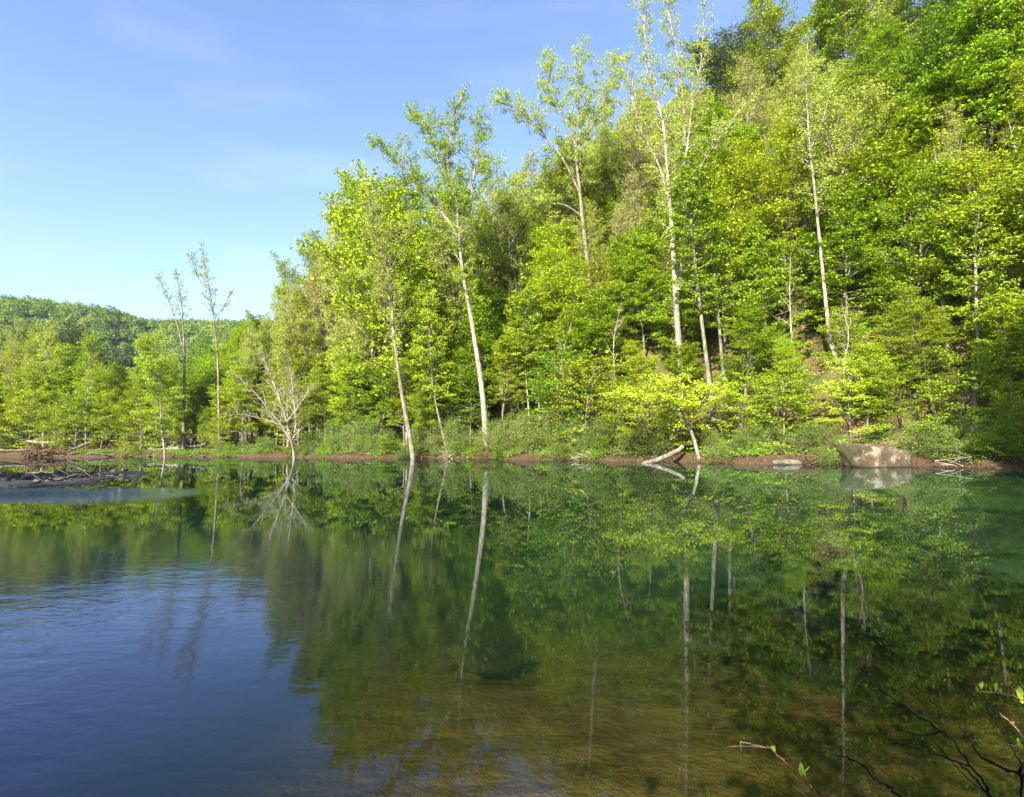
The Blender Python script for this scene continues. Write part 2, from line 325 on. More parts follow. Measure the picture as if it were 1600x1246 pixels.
while cnt < 1500:
    y = rng.uniform(240, 455); x = -y * rng.uniform(.38, 1.02)
    z = float(hill_z(np.array([x]), np.array([y]))[0]); r = rng.uniform(3.4, 6.2); hgt = r * rng.uniform(.9, 1.4); n = 300
    d = norm(rng.normal(size=(n, 3))); d[:, 2] = np.abs(d[:, 2]) * 1.0 - .15
    lump = 1 + .28 * np.sin(d[:, 0] * 5 + cnt) * np.cos(d[:, 1] * 4 + cnt * 2)
    C = np.array([x, y, z + 2]) + d * np.array([r, r, hgt]) * (rng.uniform(.72, 1.05, n) * lump)[:, None]
    Nn = norm(d + rng.normal(size=(n, 3)) * .45)
    base = rng.uniform(0, 1) ** 1.3
    k0 = len(g.t4); leaves(g, C, Nn, rng, .95, .85); g.t4[k0] = np.clip(base * .8 + rng.uniform(0, .25, n), 0, 1); cnt += 1
tag(g.build('distant_woodland', M['leaf_far'], smooth=False), 'spring green wood covering the far hill', 'woodland', kind='stuff')
# ------------------------------------------------------------------ trees
UP = np.array([0, 0, 1.])
def path(p, d, L, nseg, rng, wob, bend):
    P = [p]; d = norm(d)
    for k in range(nseg):
        d = norm(d + rng.normal(size=3) * wob + UP * bend); P.append(P[-1] + d * L / nseg)
    return np.array(P)
def sample(P, t):
    f = t * (len(P) - 1); i = min(int(f), len(P) - 2); return P[i] + (P[i + 1] - P[i]) * (f - i), norm(P[i + 1] - P[i])
def grow(stems, par, seed, trunk_sides=9):
    """stems: (points, r0, r1, t_first_branch, crown_scale). Returns wood and leaf builders."""
    rng = np.random.default_rng(seed); W = MB(); LF = MB(); tw0 = []; tw1 = []
    g_ = par.get
    for P, r0, r1, t0, cs in stems:
        P = np.asarray(P, float); k = len(P); tt = np.linspace(0, 1, k); rad = r1 + (r0 - r1) * (1 - tt) ** 1.25
        tube(W, P, rad, trunk_sides)
        Ls = np.linalg.norm(np.diff(P, axis=0), axis=1).sum(); n1 = max(3, int(g_('d1') * Ls * (1 - t0)))
        az = rng.uniform(0, 6.28)
        for b in range(n1):
            t = t0 + (1 - t0) * ((b + rng.uniform(0, .9)) / n1); q, ax = sample(P, min(t, .999)); u = (t - t0) / (1 - t0)
            az += 2.4 + rng.normal() * .35
            inc = g_('inc0') + (g_('inc1') - g_('inc0')) * u + rng.normal() * .12
            h = np.array([math.cos(az), math.sin(az), 0]); d = ax * math.cos(inc) + h * math.sin(inc)
            prof = np.interp(u, g_('prof_t', [0, .3, .7, 1]), g_('prof')) * cs * rng.uniform(.5, 1.2)
            if rng.uniform() < g_('skip', 0): prof *= .4
            P1 = path(q, d, prof, 6, rng, g_('wob', .12), g_('bend1')); rb = max(.012, min((r0 + (r1 - r0) * t ** .85) * .6, .018 * prof + .01)) * g_('thick', 1)
            tube(W, P1, np.linspace(rb, rb * .3, 7), 5)
            n2 = max(2, int(prof * g_('d2'))); side = 1
            for c in range(n2):
                t2 = .18 + .80 * (c + rng.uniform(0, .8)) / n2; q2, a2 = sample(P1, min(t2, .999)); side = -side
                hz = norm(np.cross(a2, UP)) * side; ang = rng.uniform(.6, 1.1); d2 = a2 * math.cos(ang) + (hz + UP * rng.normal() * g_('spread', .25)) * math.sin(ang)
                l2 = (prof * (1 - t2) * .55 + g_('l2min', .5)) * rng.uniform(.7, 1.2)
                P2 = path(q2, d2, l2, 3, rng, g_('wob', .12), g_('bend2', 0))
                tube(W, P2, np.linspace(rb * .4, rb * .15, 4), 3)
                n3 = max(1, int(l2 * g_('d3')))
                for e in range(n3):
                    q3, a3 = sample(P2, min(.2 + .8 * (e + rng.uniform()) / n3, .999)); d3 = norm(a3 * .6 + np.cross(a3, UP) * rng.normal() * .9 + UP * rng.normal() * g_('spread', .25) + UP * g_('lift', 0)); l3 = rng.uniform(.25, .6) * g_('l3', 1)
                    tw0.append(q3); tw1.append(q3 + d3 * l3)
                tw0.append(P2[-2]); tw1.append(P2[-1])
            tw0.append(P1[-2]); tw1.append(P1[-1])
        tw0.append(P[-2]); tw1.append(P[-1] + (P[-1] - P[-2]))
    A = np.array(tw0); B = np.array(tw1)
    if g_('twigs', 0):
        for a, b in zip(A[::1], B[::1]): tube(W, [a, b], [g_('twigs'), g_('twigs') * .5], 3)
    nl = g_('nl'); 
    if nl:
        kk = rng.poisson(nl, len(A)); idx = np.repeat(np.arange(len(A)), kk); u = rng.uniform(.1, 1.1, len(idx))[:, None]
        C = A[idx] + (B[idx] - A[idx]) * u; sc = g_('scat', .14); C = C + rng.normal(size=C.shape) * np.array([sc, sc, sc * g_('flat', .5)])
        Nn = norm(rng.normal(size=C.shape) * g_('tilt', .55) + UP + np.array([-.25, -.45, 0]) * g_('face', .6))
        leaves(LF, C, Nn, rng, g_('ls'), g_('asp', .7))
    return W, LF
K = {
 'maple': dict(d1=4.6, inc0=1.5, inc1=.3, prof=[.75, 1., .95, .5], bend1=.03, d2=3.2, d3=3.6, nl=11, ls=.21, spread=.13, flat=.3, scat=.17, wob=.10, skip=.12),
 'beech': dict(d1=4.2, inc0=1.3, inc1=.3, prof=[.6, 1., .95, .55], bend1=.04, d2=3.0, d3=3.2, nl=11, ls=.18, spread=.18, flat=.4, scat=.2, wob=.12, skip=.2),
 'airy': dict(d1=3.2, inc0=.95, inc1=.35, prof=[.75, 1., .8, .3], bend1=.06, d2=2.6, d3=3.4, nl=11, ls=.145, spread=.45, flat=1, scat=.12, wob=.13, twigs=.009, lift=.25, tilt=.9, skip=.2),
 'syc': dict(d1=2.5, inc0=.85, inc1=.45, prof=[.8, 1., .85, .45], bend1=.07, d2=2.6, d3=2.8, nl=10, ls=.15, spread=.5, flat=1, scat=.12, wob=.15, twigs=.012, lift=.35, tilt=.9, thick=1.15, skip=.2),
 'sparse': dict(d1=3.0, inc0=.7, inc1=.4, prof=[.7, 1., .8, .45], bend1=.07, d2=2.6, d3=2.4, nl=9.0, ls=.15, spread=.5, flat=1, scat=.10, wob=.15, twigs=.012, lift=.35, tilt=.9, skip=.2),
}
def generic(kind, H, W_, seed, t0=.25, lean=.04, rs=.011):
    rng = np.random.default_rng(seed + 999); n = 12; P = [np.array([0, 0, -.5])]; d = norm(np.array([rng.normal() * lean, rng.normal() * lean, 1]))
    for k in range(n): d = norm(d + rng.normal(size=3) * .045 * np.array([1, 1, 0]) + UP * .03); P.append(P[-1] + d * (H + .5) / n)
    par = dict(K[kind]); par['prof'] = [v * W_ for v in par['prof']]
    stems = [(np.array(P), H * rs, .02, t0, 1.)]
    for i in ([5, 7] if rng.uniform() < .6 else [6]):      # further leaders
        q = P[i]; a = rng.uniform(0, 6.28); Q = path(q, np.array([math.cos(a) * .5, math.sin(a) * .5, 1]), H * (.82 - i / n) , 6, rng, .05, .05)
        stems.append((Q, H * rs * .4, .02, .2, .75))
    return grow(stems, par, seed)
VAR = {}
def variants(key, kind, H, W_, n, leaf, bark, t0=.25, **kw):
    VAR[key] = []
    for k in range(n):
        a, b = generic(kind, H, W_, hash_(key) + k * 13, t0, **kw)
        VAR[key].append((a.mesh('trunk', M[bark]), b.mesh('crown', M[leaf], False), H))
def hash_(s): return sum(ord(c) * (i + 3) for i, c in enumerate(s))
variants('maple', 'maple', 12, 4.4, 4, 'leaf_maple', 'bark_grey', .24)
variants('beech', 'beech', 12, 4.2, 4, 'leaf_beech', 'bark_grey', .24)
variants('tall', 'beech', 20, 4.6, 3, 'leaf_beech', 'bark_grey', .32)
variants('tallm', 'maple', 20, 5.0, 2, 'leaf_maple', 'bark_dark', .35)
variants('airy', 'airy', 20, 4.6, 4, 'leaf_syc', 'bark_white', .28)
K['bush'] = dict(d1=9, inc0=1.15, inc1=.4, prof=[1., 1., .8, .4], bend1=.05, d2=4, d3=4, nl=6, ls=.11, spread=.4, flat=1, scat=.14, wob=.14, twigs=.006, lift=.1, tilt=.8)
variants('bush', 'bush', 2.6, 1.5, 4, 'leaf_shrub', 'bark_grey', .05)
K['sap'] = dict(d1=4.5, inc0=1.45, inc1=.6, prof=[.8, 1., .9, .5], bend1=.03, d2=3.4, d3=4, nl=8, ls=.14, spread=.12, flat=.3, scat=.13, wob=.1)
variants('sapling', 'sap', 5.5, 2.6, 4, 'leaf_beech', 'bark_grey', .1)
variants('sapling_dark', 'sap', 5.5, 2.8, 2, 'leaf_maple', 'bark_dark', .1)
K['pine'] = dict(d1=3.4, inc0=1.3, inc1=.6, prof=[.9, 1., .8, .25], bend1=.03, d2=3.2, d3=3.4, nl=17, ls=.22, asp=.32, spread=.3, flat=1, scat=.16, wob=.12, tilt=1.2)
variants('pine', 'pine', 16, 3.6, 2, 'needle', 'bark_dark', .3)
rng = np.random.default_rng(77)
NAMES = {'maple': ('maple_tree', 'tree'), 'beech': ('beech_tree', 'tree'), 'tall': ('tall_tree', 'tree'), 'tallm': ('tall_tree', 'tree'), 'airy': ('sycamore_tree', 'tree'), 'bush': ('shrub', 'shrub'), 'sapling': ('sapling', 'sapling'), 'sapling_dark': ('sapling', 'sapling'), 'pine': ('pine_tree', 'pine')}
LOOK = {'maple': 'leafy deep green tree', 'beech': 'layered bright green tree', 'tall': 'tall yellow green tree', 'tallm': 'tall dense green tree', 'airy': 'airy pale green tree', 'bush': 'low twiggy shrub', 'sapling': 'small layered bright sapling', 'sapling_dark': 'small dark green sapling', 'pine': 'dark needled evergreen'}
placed = []
def place(key, x, y, H, wide=1.0, sink=0.0, var=None):
    vs_ = VAR[key]; tm, cmesh, H0 = vs_[rng.integers(len(vs_)) if var is None else var]
    s = H / H0; r = bpy.data.objects.new(NAMES[key][0], None); r.empty_display_size = .3; COL.objects.link(r)
    r.location = (x, y, gz(x, y) - sink); r.rotation_euler = (rng.normal() * .03, rng.normal() * .03, rng.uniform(0, 6.28)); r.scale = (s * wide, s * wide, s)
    link('trunk', tm, r); c_ = link('crown', cmesh, r); q = rng.uniform()
    alt = None if key in ('pine', 'bush', 'airy') else 'leaf_deep' if q < .10 else 'leaf_maple' if q < .34 else None
    if key == 'airy' and q < .08: alt = 'leaf_tan'
    if alt: c_.material_slots[0].link = 'OBJECT'; c_.material_slots[0].material = M[alt]
    placed.append((r, key, x, y, H)); return r
# tree-top outline of the photograph: bearing pixel -> pixel height of the highest leaves
SIL = np.array([(-300, 470), (0, 480), (60, 495), (130, 520), (190, 575), (240, 560), (300, 530), (380, 500), (440, 455), (480, 415), (520, 345), (560, 310), (620, 300), (680, 330), (760, 345), (810, 290), (870, 260), (920, 210), (960, 170), (1000, 190), (1060, 130), (1110, 75), (1160, 25), (1230, -30), (1400, -200), (1700, -500)], float)
def hmax(x, y):
    px, _ = pix((x, y, 5)); sy = np.interp(px, SIL[:, 0], SIL[:, 1]); return at(px, sy, y)[2] - gz(x, y), px
rows = [(2.6, 3.6, 'edge'), (9.2, 4.2, 'slope'), (15.5, 4.6, 'under'), (24, 5, 'under'), (14.5, 4.6, 'slope'), (6.5, 3.9, 'mid'), (11.5, 4.4, 'mid'), (17, 5.2, 'back'), (24, 6, 'back'), (32, 6.8, 'back'), (42, 7.6, 'back'), (53, 8.8, 'back'), (66, 10, 'back'), (82, 11, 'back'), (100, 12, 'back')]
for ri, (s, sp_, zone) in enumerate(rows):
    u = -32. - s * .7
    while u < 165:
        u += sp_ * rng.uniform(.75, 1.25) * (1 + max(0, u - 60) / 160); p = bank_pt(u, s + rng.uniform(-.3, .3) * sp_)
        hm, px = hmax(p[0], p[1])
        if px < -140 or px > 1800 or p[1] < 8: continue
        if zone == 'back' and px < 420 and s > 40: continue
        if p[0] < -4 and s > 62: continue
        q = rng.uniform()
        if zone == 'edge':
            if 330 < px < 960 and q > .55: continue
            key = 'sapling_dark' if px > 1390 and q < .7 else 'sapling' if px > 950 or q < .4 else 'beech'; H = rng.uniform(3.2, 6.0) if px > 950 else rng.uniform(4, 8)
            if px < 330: H = rng.uniform(5, 9)
            if 1290 < px < 1440: s_ = 1; p = bank_pt(u, 5.0)
        elif zone == 'under':
            if px > 960: continue
            key = 'sapling_dark' if q < .6 else 'sapling'; H = rng.uniform(3.5, 6)
        elif zone == 'slope':
            if px < 1080: continue
            key = 'sapling' if q < .5 else 'sapling_dark' if q < .75 else 'beech'; H = rng.uniform(3, 5.5)
        elif zone == 'mid':
            key = 'maple' if q < (.45 if px > 600 else .2) else 'beech' if q < .85 else 'tall'; H = rng.uniform(9, 13) if s < 8 else rng.uniform(11, 16)
            if px > 1030 and s < 8: H = rng.uniform(5, 8.5)
        else:
            key = ['tall', 'airy', 'tallm', 'beech', 'maple'][int(np.searchsorted([.3, .62, .72, .88], q))]; H = rng.uniform(15, 24)
            if key in ('beech', 'maple'): H *= .75
        H = min(H, hm * rng.uniform(.8, .93))
        if zone == 'back' and hm < 6: continue
        if H < 2.2: continue
        if 985 < px < 1100 and 5 < s < 11: H = min(H, 6)
        place(key, p[0], p[1], H, rng.uniform(.9, 1.2))
# crowns that make the outline
for px, py, D, key in [(20, 478, 112, 'airy'), (80, 505, 105, 'airy'), (60, 490, 125, 'pine'), (110, 500, 122, 'pine'), (90, 485, 128, 'pine'), (400, 480, 92, 'airy'), (440, 432, 90, 'airy'), (470, 400, 84, 'airy'), (500, 368, 84, 'airy'), (525, 330, 82, 'airy'), (548, 290, 80, 'airy'), (580, 296, 76, 'airy'), (605, 300, 78, 'airy'), (650, 300, 74, 'airy'), (690, 330, 76, 'tall'), (1010, 160, 84, 'airy'), (1215, 10, 90, 'tall'), (1260, -30, 92, 'airy'), (1320, -60, 88, 'tall'), (1400, -110, 80, 'airy'), (1470, -150, 74, 'tall'), (420, 455, 86, 'airy'), (455, 425, 80, 'airy'), (385, 480, 82, 'airy'), (350, 500, 88, 'tall'), (515, 355, 88, 'tall'), (485, 395, 90, 'tall'), (370, 500, 86, 'airy'), (1155, 30, 112, 'pine'), (1185, 40, 114, 'pine'), (1125, 75, 108, 'pine'), (830, 262, 72, 'airy'), (785, 300, 70, 'airy'), (870, 240, 74, 'airy'), (760, 330, 72, 'tall'), (640, 318, 70, 'beech'), (700, 335, 70, 'airy'), (810, 275, 78, 'tall'), (850, 255, 82, 'airy'), (900, 235, 78, 'tall'), (935, 190, 82, 'airy'), (965, 170, 80, 'airy'), (740, 350, 76, 'airy'), (960, 150, 92, 'airy'), (800, 285, 84, 'airy'), (655, 320, 82, 'tall'), (1000, 180, 98, 'tall')]:
    b = at(px, py, D); x, y = b[0], D; H = b[2] - gz(x, y)
    place(key, x, y, max(H * (.87 if px < 560 else .94 if px < 620 else 1), 5), (.8 if px < 600 else 1.0) if key != 'pine' else 1.3)
# understorey shrubs along the waterline
for px, s, hh in [(490, 1.8, 2.2), (520, 2.2, 3.0), (550, 1.6, 2.8), (580, 2.4, 3.0), (610, 1.5, 2.1), (655, 1.6, 2.4), (690, 2.0, 3.0), (722, 1.6, 2.6), (765, 1.7, 2.6), (795, 1.5, 2.8), (830, 2.1, 3.1), (865, 1.5, 2.6), (895, 1.9, 2.8), (930, 1.6, 2.2), (955, 2.4, 2.6), (1120, 2.2, 1.5), (1165, 2.4, 1.8), (1200, 2.8, 2.0), (1265, 2.6, 1.9), (1300, 2.2, 1.7), (1440, 2.0, 1.7), (1480, 1.6, 1.8), (1530, 1.8, 1.9), (1575, 1.6, 2.0), (380, 2.5, 1.4), (420, 3, 1.5), (215, 4, 1.8), (5, 4, 2)]:
    best = min(np.arange(-14, 130, .5), key=lambda u: abs(pix((*bank_pt(u, s), .5))[0] - px)); p = bank_pt(best, s); place('bush', p[0], p[1], hh, 1.15)
for u in np.arange(-8, 96, 2.3):
    uu = u + rng.uniform(-.9, .9); p = bank_pt(uu, rng.uniform(.2, 1.1)); px = pix((*p, .5))[0]
    if not (330 < px < 1640) or 1195 < px < 1262 or 1290 < px < 1418 or 1030 < px < 1100: continue
    place('bush' if rng.uniform() < .7 else 'sapling_dark', p[0], p[1], rng.uniform(1.0, 2.0), rng.uniform(1.1, 1.6), .15)
# trees on our own bank, behind and beside the camera: they shade the bar and the lower right
for x, y, H, key, wd in [(.85, -2.9, 5.6, 'sapling_dark', .95), (15, -.5, 27, 'tallm', 1.1), (21, 0, 26, 'tallm', 1.1), (28, 3, 25, 'tall', 1.2), (-46, -6, 24, 'tallm', 1.2), (-31, -8, 20, 'tallm', 1.3), (-40, -2, 21, 'tallm', 1.3), (-24, -16, 18, 'tall', 1.1)]:
    place(key, x, y, H, wd)
# ------------------------------------------------------------------ trees drawn one by one
def hero(name, label, D, stems, kind, leaf, bark, seed, W_=3.0, group=None, cat='tree', sides=10, **kw):
    """stems: (pixel points, r0, r1, t0, crown scale, depth offset along it); the first is rooted in the ground"""
    S = []; base = None
    for k, st in enumerate(stems):
        pts, r0, r1, t0, cs = st[:5]; dz = st[5] if len(st) > 5 else 0
        n = len(pts); W3 = [at(px, py, D + dz * (j / max(1, n - 1))) for j, (px, py) in enumerate(pts)]
        if k == 0:
            b = W3[0].copy(); z = gz(b[0], b[1]); base = np.array([b[0], b[1], z])
            if z < b[2] - .4: W3 = [np.array([b[0] + .1, b[1], z - .4])] + W3
            else: W3[0] = np.array([b[0], b[1], z - .4]); W3 = [W3[0]] + [q for q in W3[1:] if q[2] > z + .3]
        S.append((spline(W3, 5), r0, r1, t0, cs))
    par = dict(K[kind]); par.update(kw); par['prof'] = [v * W_ for v in par['prof']]
    S = [(P - base, a, b, c, d) for P, a, b, c, d in S]
    Wd, LF = grow(S, par, seed, sides)
    r = bpy.data.objects.new(name, None); COL.objects.link(r); r.location = base; tag(r, label, cat, group)
    Wd.build('trunk', M[bark], r)
    if LF.n: LF.build('crown', M[leaf], r, False)
    return r
hero('sycamore_tree', 'tall pale sycamore with forked white trunk rising above the slope', 50,
     [([(1066, 640), (1065, 590), (1058, 500), (1052, 398), (1047, 321), (1043, 273), (1036, 193), (1020, 130), (1008, 60), (1003, -10)], .36, .05, .42, .9, 0),
      ([(1060, 455), (1068, 398), (1072, 321), (1066, 273), (1070, 205), (1062, 112), (1045, 20), (1038, -40)], .22, .04, .40, 1., 2),
      ([(1050, 300), (1070, 250), (1080, 180), (1095, 100), (1100, 20)], .13, .03, .3, .8, -2),
      ([(1068, 330), (1084, 282), (1105, 245), (1129, 209), (1165, 160)], .12, .03, .35, .8, -2),
      ([(1048, 330), (1030, 260), (1000, 200), (985, 140), (975, 90)], .10, .03, .3, .8, 1)],
     'syc', 'leaf_syc', 'bark_white', 11, 2.7)
hero('sycamore_tree', 'slender white trunked tree standing on the slope above the boulder', 45,
     [([(1312, 600), (1297, 530), (1290, 470), (1283, 400), (1278, 350), (1272, 290), (1265, 230), (1262, 180), (1259, 120), (1262, 60)], .18, .03, .45, .9), ([(1266, 235), (1285, 190), (1300, 130)], .06, .02, .2, .6)],
     'syc', 'leaf_syc', 'bark_white', 12, 2.2)
hero('bank_tree', 'grey trunk with peeling bark just right of the forked sycamore', 47, [([(1112, 625), (1105, 570), (1095, 490), (1085, 400), (1078, 330), (1075, 250)], .24, .06, .5, 1.)], 'maple', 'leaf_maple', 'bark_grey', 13, 2.4)
hero('bank_tree', 'short brown snag trunk second right of the forked sycamore', 48, [([(1133, 600), (1128, 560), (1123, 500), (1116, 430), (1112, 370)], .20, .08, .55, 1.)], 'beech', 'leaf_beech', 'bark_grey', 14, 1.6)
hero('slope_tree', 'straight brown trunk midway up slope, between the two white trunks', 54, [([(1160, 560), (1157, 500), (1154, 400), (1158, 310), (1150, 230)], .18, .05, .5, 1.)], 'beech', 'leaf_beech', 'bark_grey', 15, 2.5)
hero('slope_tree', 'leaning bare trunked tree right of the slender white tree', 50, [([(1402, 520), (1390, 465), (1376, 400), (1362, 340), (1345, 280), (1330, 220), (1310, 170)], .22, .05, .5, 1.), ([(1362, 340), (1375, 290), (1385, 220)], .07, .03, .2, .8)], 'airy', 'leaf_syc', 'bark_white', 16, 2.4)
hero('slope_tree', 'thick dark trunk leaning up through leaves at the right edge', 42, [([(1525, 560), (1530, 440), (1545, 260), (1552, 190), (1556, 100), (1545, 20), (1540, -60)], .34, .14, .45, 1.2), ([(1555, 130), (1575, 50), (1590, -40)], .16, .05, .1, 1.), ([(1550, 190), (1515, 140), (1470, 130)], .11, .04, .1, .9), ([(1545, 240), (1590, 170), (1640, 130)], .12, .04, .1, .9)], 'maple', 'leaf_maple', 'bark_dark', 17, 3.4)
hero('slope_tree', 'mottled white trunk half hidden in leaves above the dark corner', 36, [([(1522, 660), (1524, 615), (1530, 560), (1526, 480), (1524, 400), (1526, 340)], .16, .05, .5, 1.)], 'maple', 'leaf_maple', 'bark_white', 18, 2.2)
hero('river_tree', 'tall leaning river tree with white lower trunk and ragged crown', 57,
     [([(759, 690), (757, 650), (752, 600), (743, 540), (733, 480), (722, 420), (716, 350), (712, 320), (700, 260), (708, 200), (722, 145)], .36, .05, .46, .7, 0),
      ([(716, 372), (700, 345), (680, 320), (650, 280), (615, 250), (582, 222)], .17, .04, .3, .75, -1),
      ([(718, 362), (733, 335), (738, 290), (745, 240), (752, 190)], .14, .04, .3, .8, 1),
      ([(705, 300), (690, 260), (672, 210), (650, 180)], .10, .03, .25, .7, 1)],
     'syc', 'leaf_maple', 'bark_white', 19, 3.9, nl=15, ls=.15, d2=3.2, d1=2.8)
hero('river_tree', 'leaning mossy trunk at the water, left of the tall ragged tree', 58, [([(645, 712), (640, 680), (627, 610), (615, 520), (610, 450), (600, 400), (585, 350), (575, 310)], .30, .05, .45, 1.), ([(610, 480), (590, 450), (560, 430)], .08, .03, .2, .7), ([(607, 430), (630, 380), (645, 340)], .09, .03, .2, .8)], 'airy', 'leaf_syc', 'bark_grey', 20, 3.4)
hero('river_tree', 'tall sparse crowned tree with spreading upper limbs against the sky', 66,
     [([(940, 660), (935, 600), (928, 520), (920, 430), (910, 340), (905, 290), (900, 240), (903, 190), (905, 130), (910, 75)], .34, .05, .5, .75, 0),
      ([(905, 300), (880, 250), (850, 210), (815, 175), (775, 158)], .16, .04, .35, .75, -2),
      ([(900, 230), (880, 180), (865, 140), (855, 100)], .12, .03, .25, .75, 1), ([(903, 235), (930, 190), (950, 140), (960, 90)], .13, .03, .25, .75, 2),
      ([(912, 340), (880, 320), (840, 318), (810, 290)], .13, .04, .4, .7, -1)],
     'syc', 'leaf_syc', 'bark_grey', 21, 4.4, ls=.155, nl=13)
hero('river_tree', 'taller of the two slim sparse trees rising over the left bank', 80, [([(343, 700), (342, 640), (340, 560), (333, 490), (325, 440), (315, 385)], .26, .03, .50, .8), ([(333, 500), (350, 480), (362, 455)], .07, .03, .3, .55), ([(327, 460), (308, 430), (298, 395)], .07, .03, .3, .6)], 'sparse', 'leaf_syc', 'bark_grey', 22, 2.4)
hero('river_tree', 'shorter forked slim tree standing over the left bank', 82, [([(287, 705), (287, 640), (288, 560), (286, 510), (283, 470), (275, 425)], .26, .03, .62, .7), ([(286, 545), (276, 505), (262, 465), (245, 430)], .12, .03, .4, .7)], 'sparse', 'leaf_syc', 'bark_grey', 23, 2.0)
hero('bank_tree', 'slender pale trunked tree with drooping green sprays on left bank', 78, [([(257, 706), (252, 660), (250, 620), (243, 580), (240, 540)], .16, .03, .30, 1.)], 'beech', 'leaf_beech', 'bark_white', 24, 4.4)
hero('bank_tree', 'thin white stem among shrubs right of the leaning river tree', 60, [([(828, 680), (826, 640), (822, 590), (818, 540), (820, 470)], .12, .03, .5, 1.)], 'maple', 'leaf_maple', 'bark_white', 25, 3.0)
hero('bank_tree', 'thin brown stem left of the white lower trunk, slightly tilted', 60, [([(697, 700), (685, 650), (676, 600), (672, 540), (668, 470)], .14, .04, .5, 1.)], 'beech', 'leaf_beech', 'bark_grey', 26, 3.2)
hero('bank_tree', 'pale forked tree behind the driftwood at far left', 95, [([(68, 700), (68, 640), (70, 600), (75, 560), (80, 510)], .22, .03, .3, 1.), ([(69, 640), (85, 600), (95, 550)], .10, .03, .3, .8)], 'airy', 'leaf_syc', 'bark_white', 27, 3.6)
hero('bank_tree', 'thin pale stem in front of the dark gap at far left', 88, [([(134, 700), (134, 660), (137, 620), (140, 560), (142, 530)], .13, .03, .35, 1.)], 'beech', 'leaf_maple', 'bark_white', 28, 2.6)
for k, (px, py, D, hh, lab) in enumerate([(1182, 520, 56, 14, 'leafless pale pole between the straight brown trunk and slender white trunk'), (1215, 480, 60, 15, 'leafless pale pole left of the slender white trunk'), (1385, 430, 56, 12, 'leafless forked pole right of the leaning slope trunk'), (1440, 470, 50, 15, 'leafless pale forked pole high above the boulder'), (1475, 500, 46, 12, 'leafless thin pole above the dark corner'), (1322, 610, 47, 6, 'small grey leafless sapling up the slope behind the boulder'), (965, 640, 55, 9, 'leafless thin pole left of the forked white sycamore'), (880, 650, 60, 9, 'leafless thin pole right of the thin white stem'), (1590, 440, 44, 11, 'leafless pole at the right edge of the slope'), (1240, 560, 50, 8, 'short leafless pole just left of slender white trunk')]):
    x0, y0 = px, py; D -= 5; hero('bare_tree', lab, D, [([(x0, y0), (x0 - 4, y0 - hh * 889 / D * .3), (x0 - 6 + 5 * (k % 3), y0 - hh * 889 / D * .65), (x0 - 14 + 9 * (k % 4), y0 - hh * 889 / D)], 0.10 + .005 * hh, .02, .4, 1.)], 'syc', 'leaf_tan', 'bark_white', 60 + k, 1.5, 'leafless poles on the wooded slope', nl=.25, d1=1.6, inc0=.7, inc1=.4, twigs=.015)
# leafless tree leaning over the water
hero('bare_tree', 'leafless pale tree fanning its branches over the left water edge', 68,
     [([(459, 708), (455, 690), (440, 665), (420, 640), (395, 610), (368, 585)], .17, .02, .25, 1., -4), ([(455, 690), (448, 660), (435, 620), (420, 580), (410, 560)], .12, .02, .25, .9, 1), ([(456, 695), (462, 660), (458, 620), (455, 585)], .10, .02, .25, .9, 2), ([(440, 665), (410, 655), (380, 648), (360, 650)], .07, .02, .2, .7, -3), ([(448, 660), (470, 630), (490, 600)], .07, .02, .2, .7, 1)],
     'syc', 'leaf_syc', 'dead_wood', 29, 2.6, nl=.12, d1=2.6, inc0=.8, inc1=.4, twigs=.016)
hero('bank_tree', 'small leaning tree with low sprays over the slanting log', 43,
     [([(1093, 708), (1082, 680), (1070, 655), (1058, 630), (1045, 605)], .16, .03, .30, 1., -1), ([(1070, 655), (1040, 640), (1005, 625), (975, 620)], .06, .02, .2, .8, -3), ([(1072, 660), (1095, 630), (1110, 610)], .06, .02, .2, .8, 0)], 'beech', 'leaf_beech', 'bark_white', 30, 2.4, d1=4, inc0=1.4, inc1=.9)
# ------------------------------------------------------------------ labels of the massed trees
LM = [(0, 'far left edge'), (80, 'far left driftwood heaps'), (200, 'low left bank'), (290, 'slim sparse tree pair'), (400, 'leafless pale tree'), (520, 'shrubby bank'), (640, 'leaning mossy trunk'), (757, 'white lower trunk'), (850, 'thin white stem'), (940, 'sparse crowned tall tree'), (1060, 'forked white sycamore'), (1160, 'straight brown trunk'), (1230, 'flat pale rock'), (1290, 'slender white trunk'), (1380, 'lichened boulder'), (1480, 'dark right corner'), (1560, 'thick dark trunk'), (1680, 'right edge of view')]
buckets = {}
for r, key, x, y, H in placed:
    if y < 6: buckets.setdefault((key, None, 0), []).append((x, r)); continue
    s = float(BSGN * bank_s(np.array([x]), np.array([y]))[0]); px, _ = pix((x, y, gz(x, y) + H * .6))
    lm = min(LM, key=lambda q: abs(q[0] - px))[1]; row = 0 if s < 5 else 1 if s < 10 else 2 if s < 16 else 3 if s < 31 else 4 if s < 52 else 5
    buckets.setdefault((key, lm, row), []).append((px, r))
ROW = ['at water edge by', 'on the bank by', 'close behind', 'deep behind', 'upslope behind', 'high behind']
GR = {'bush': 'low shrubs along the river bank', 'sapling': 'saplings along the river bank', 'sapling_dark': 'saplings along the river bank', 'pine': 'evergreens among the broadleaf trees'}
ORD = ['leftmost', 'second from left', 'third from left', 'fourth from left', 'fifth from left', 'sixth from left', 'seventh from left', 'eighth from left', 'ninth from left', 'tenth from left', 'eleventh from left', 'twelfth from left']
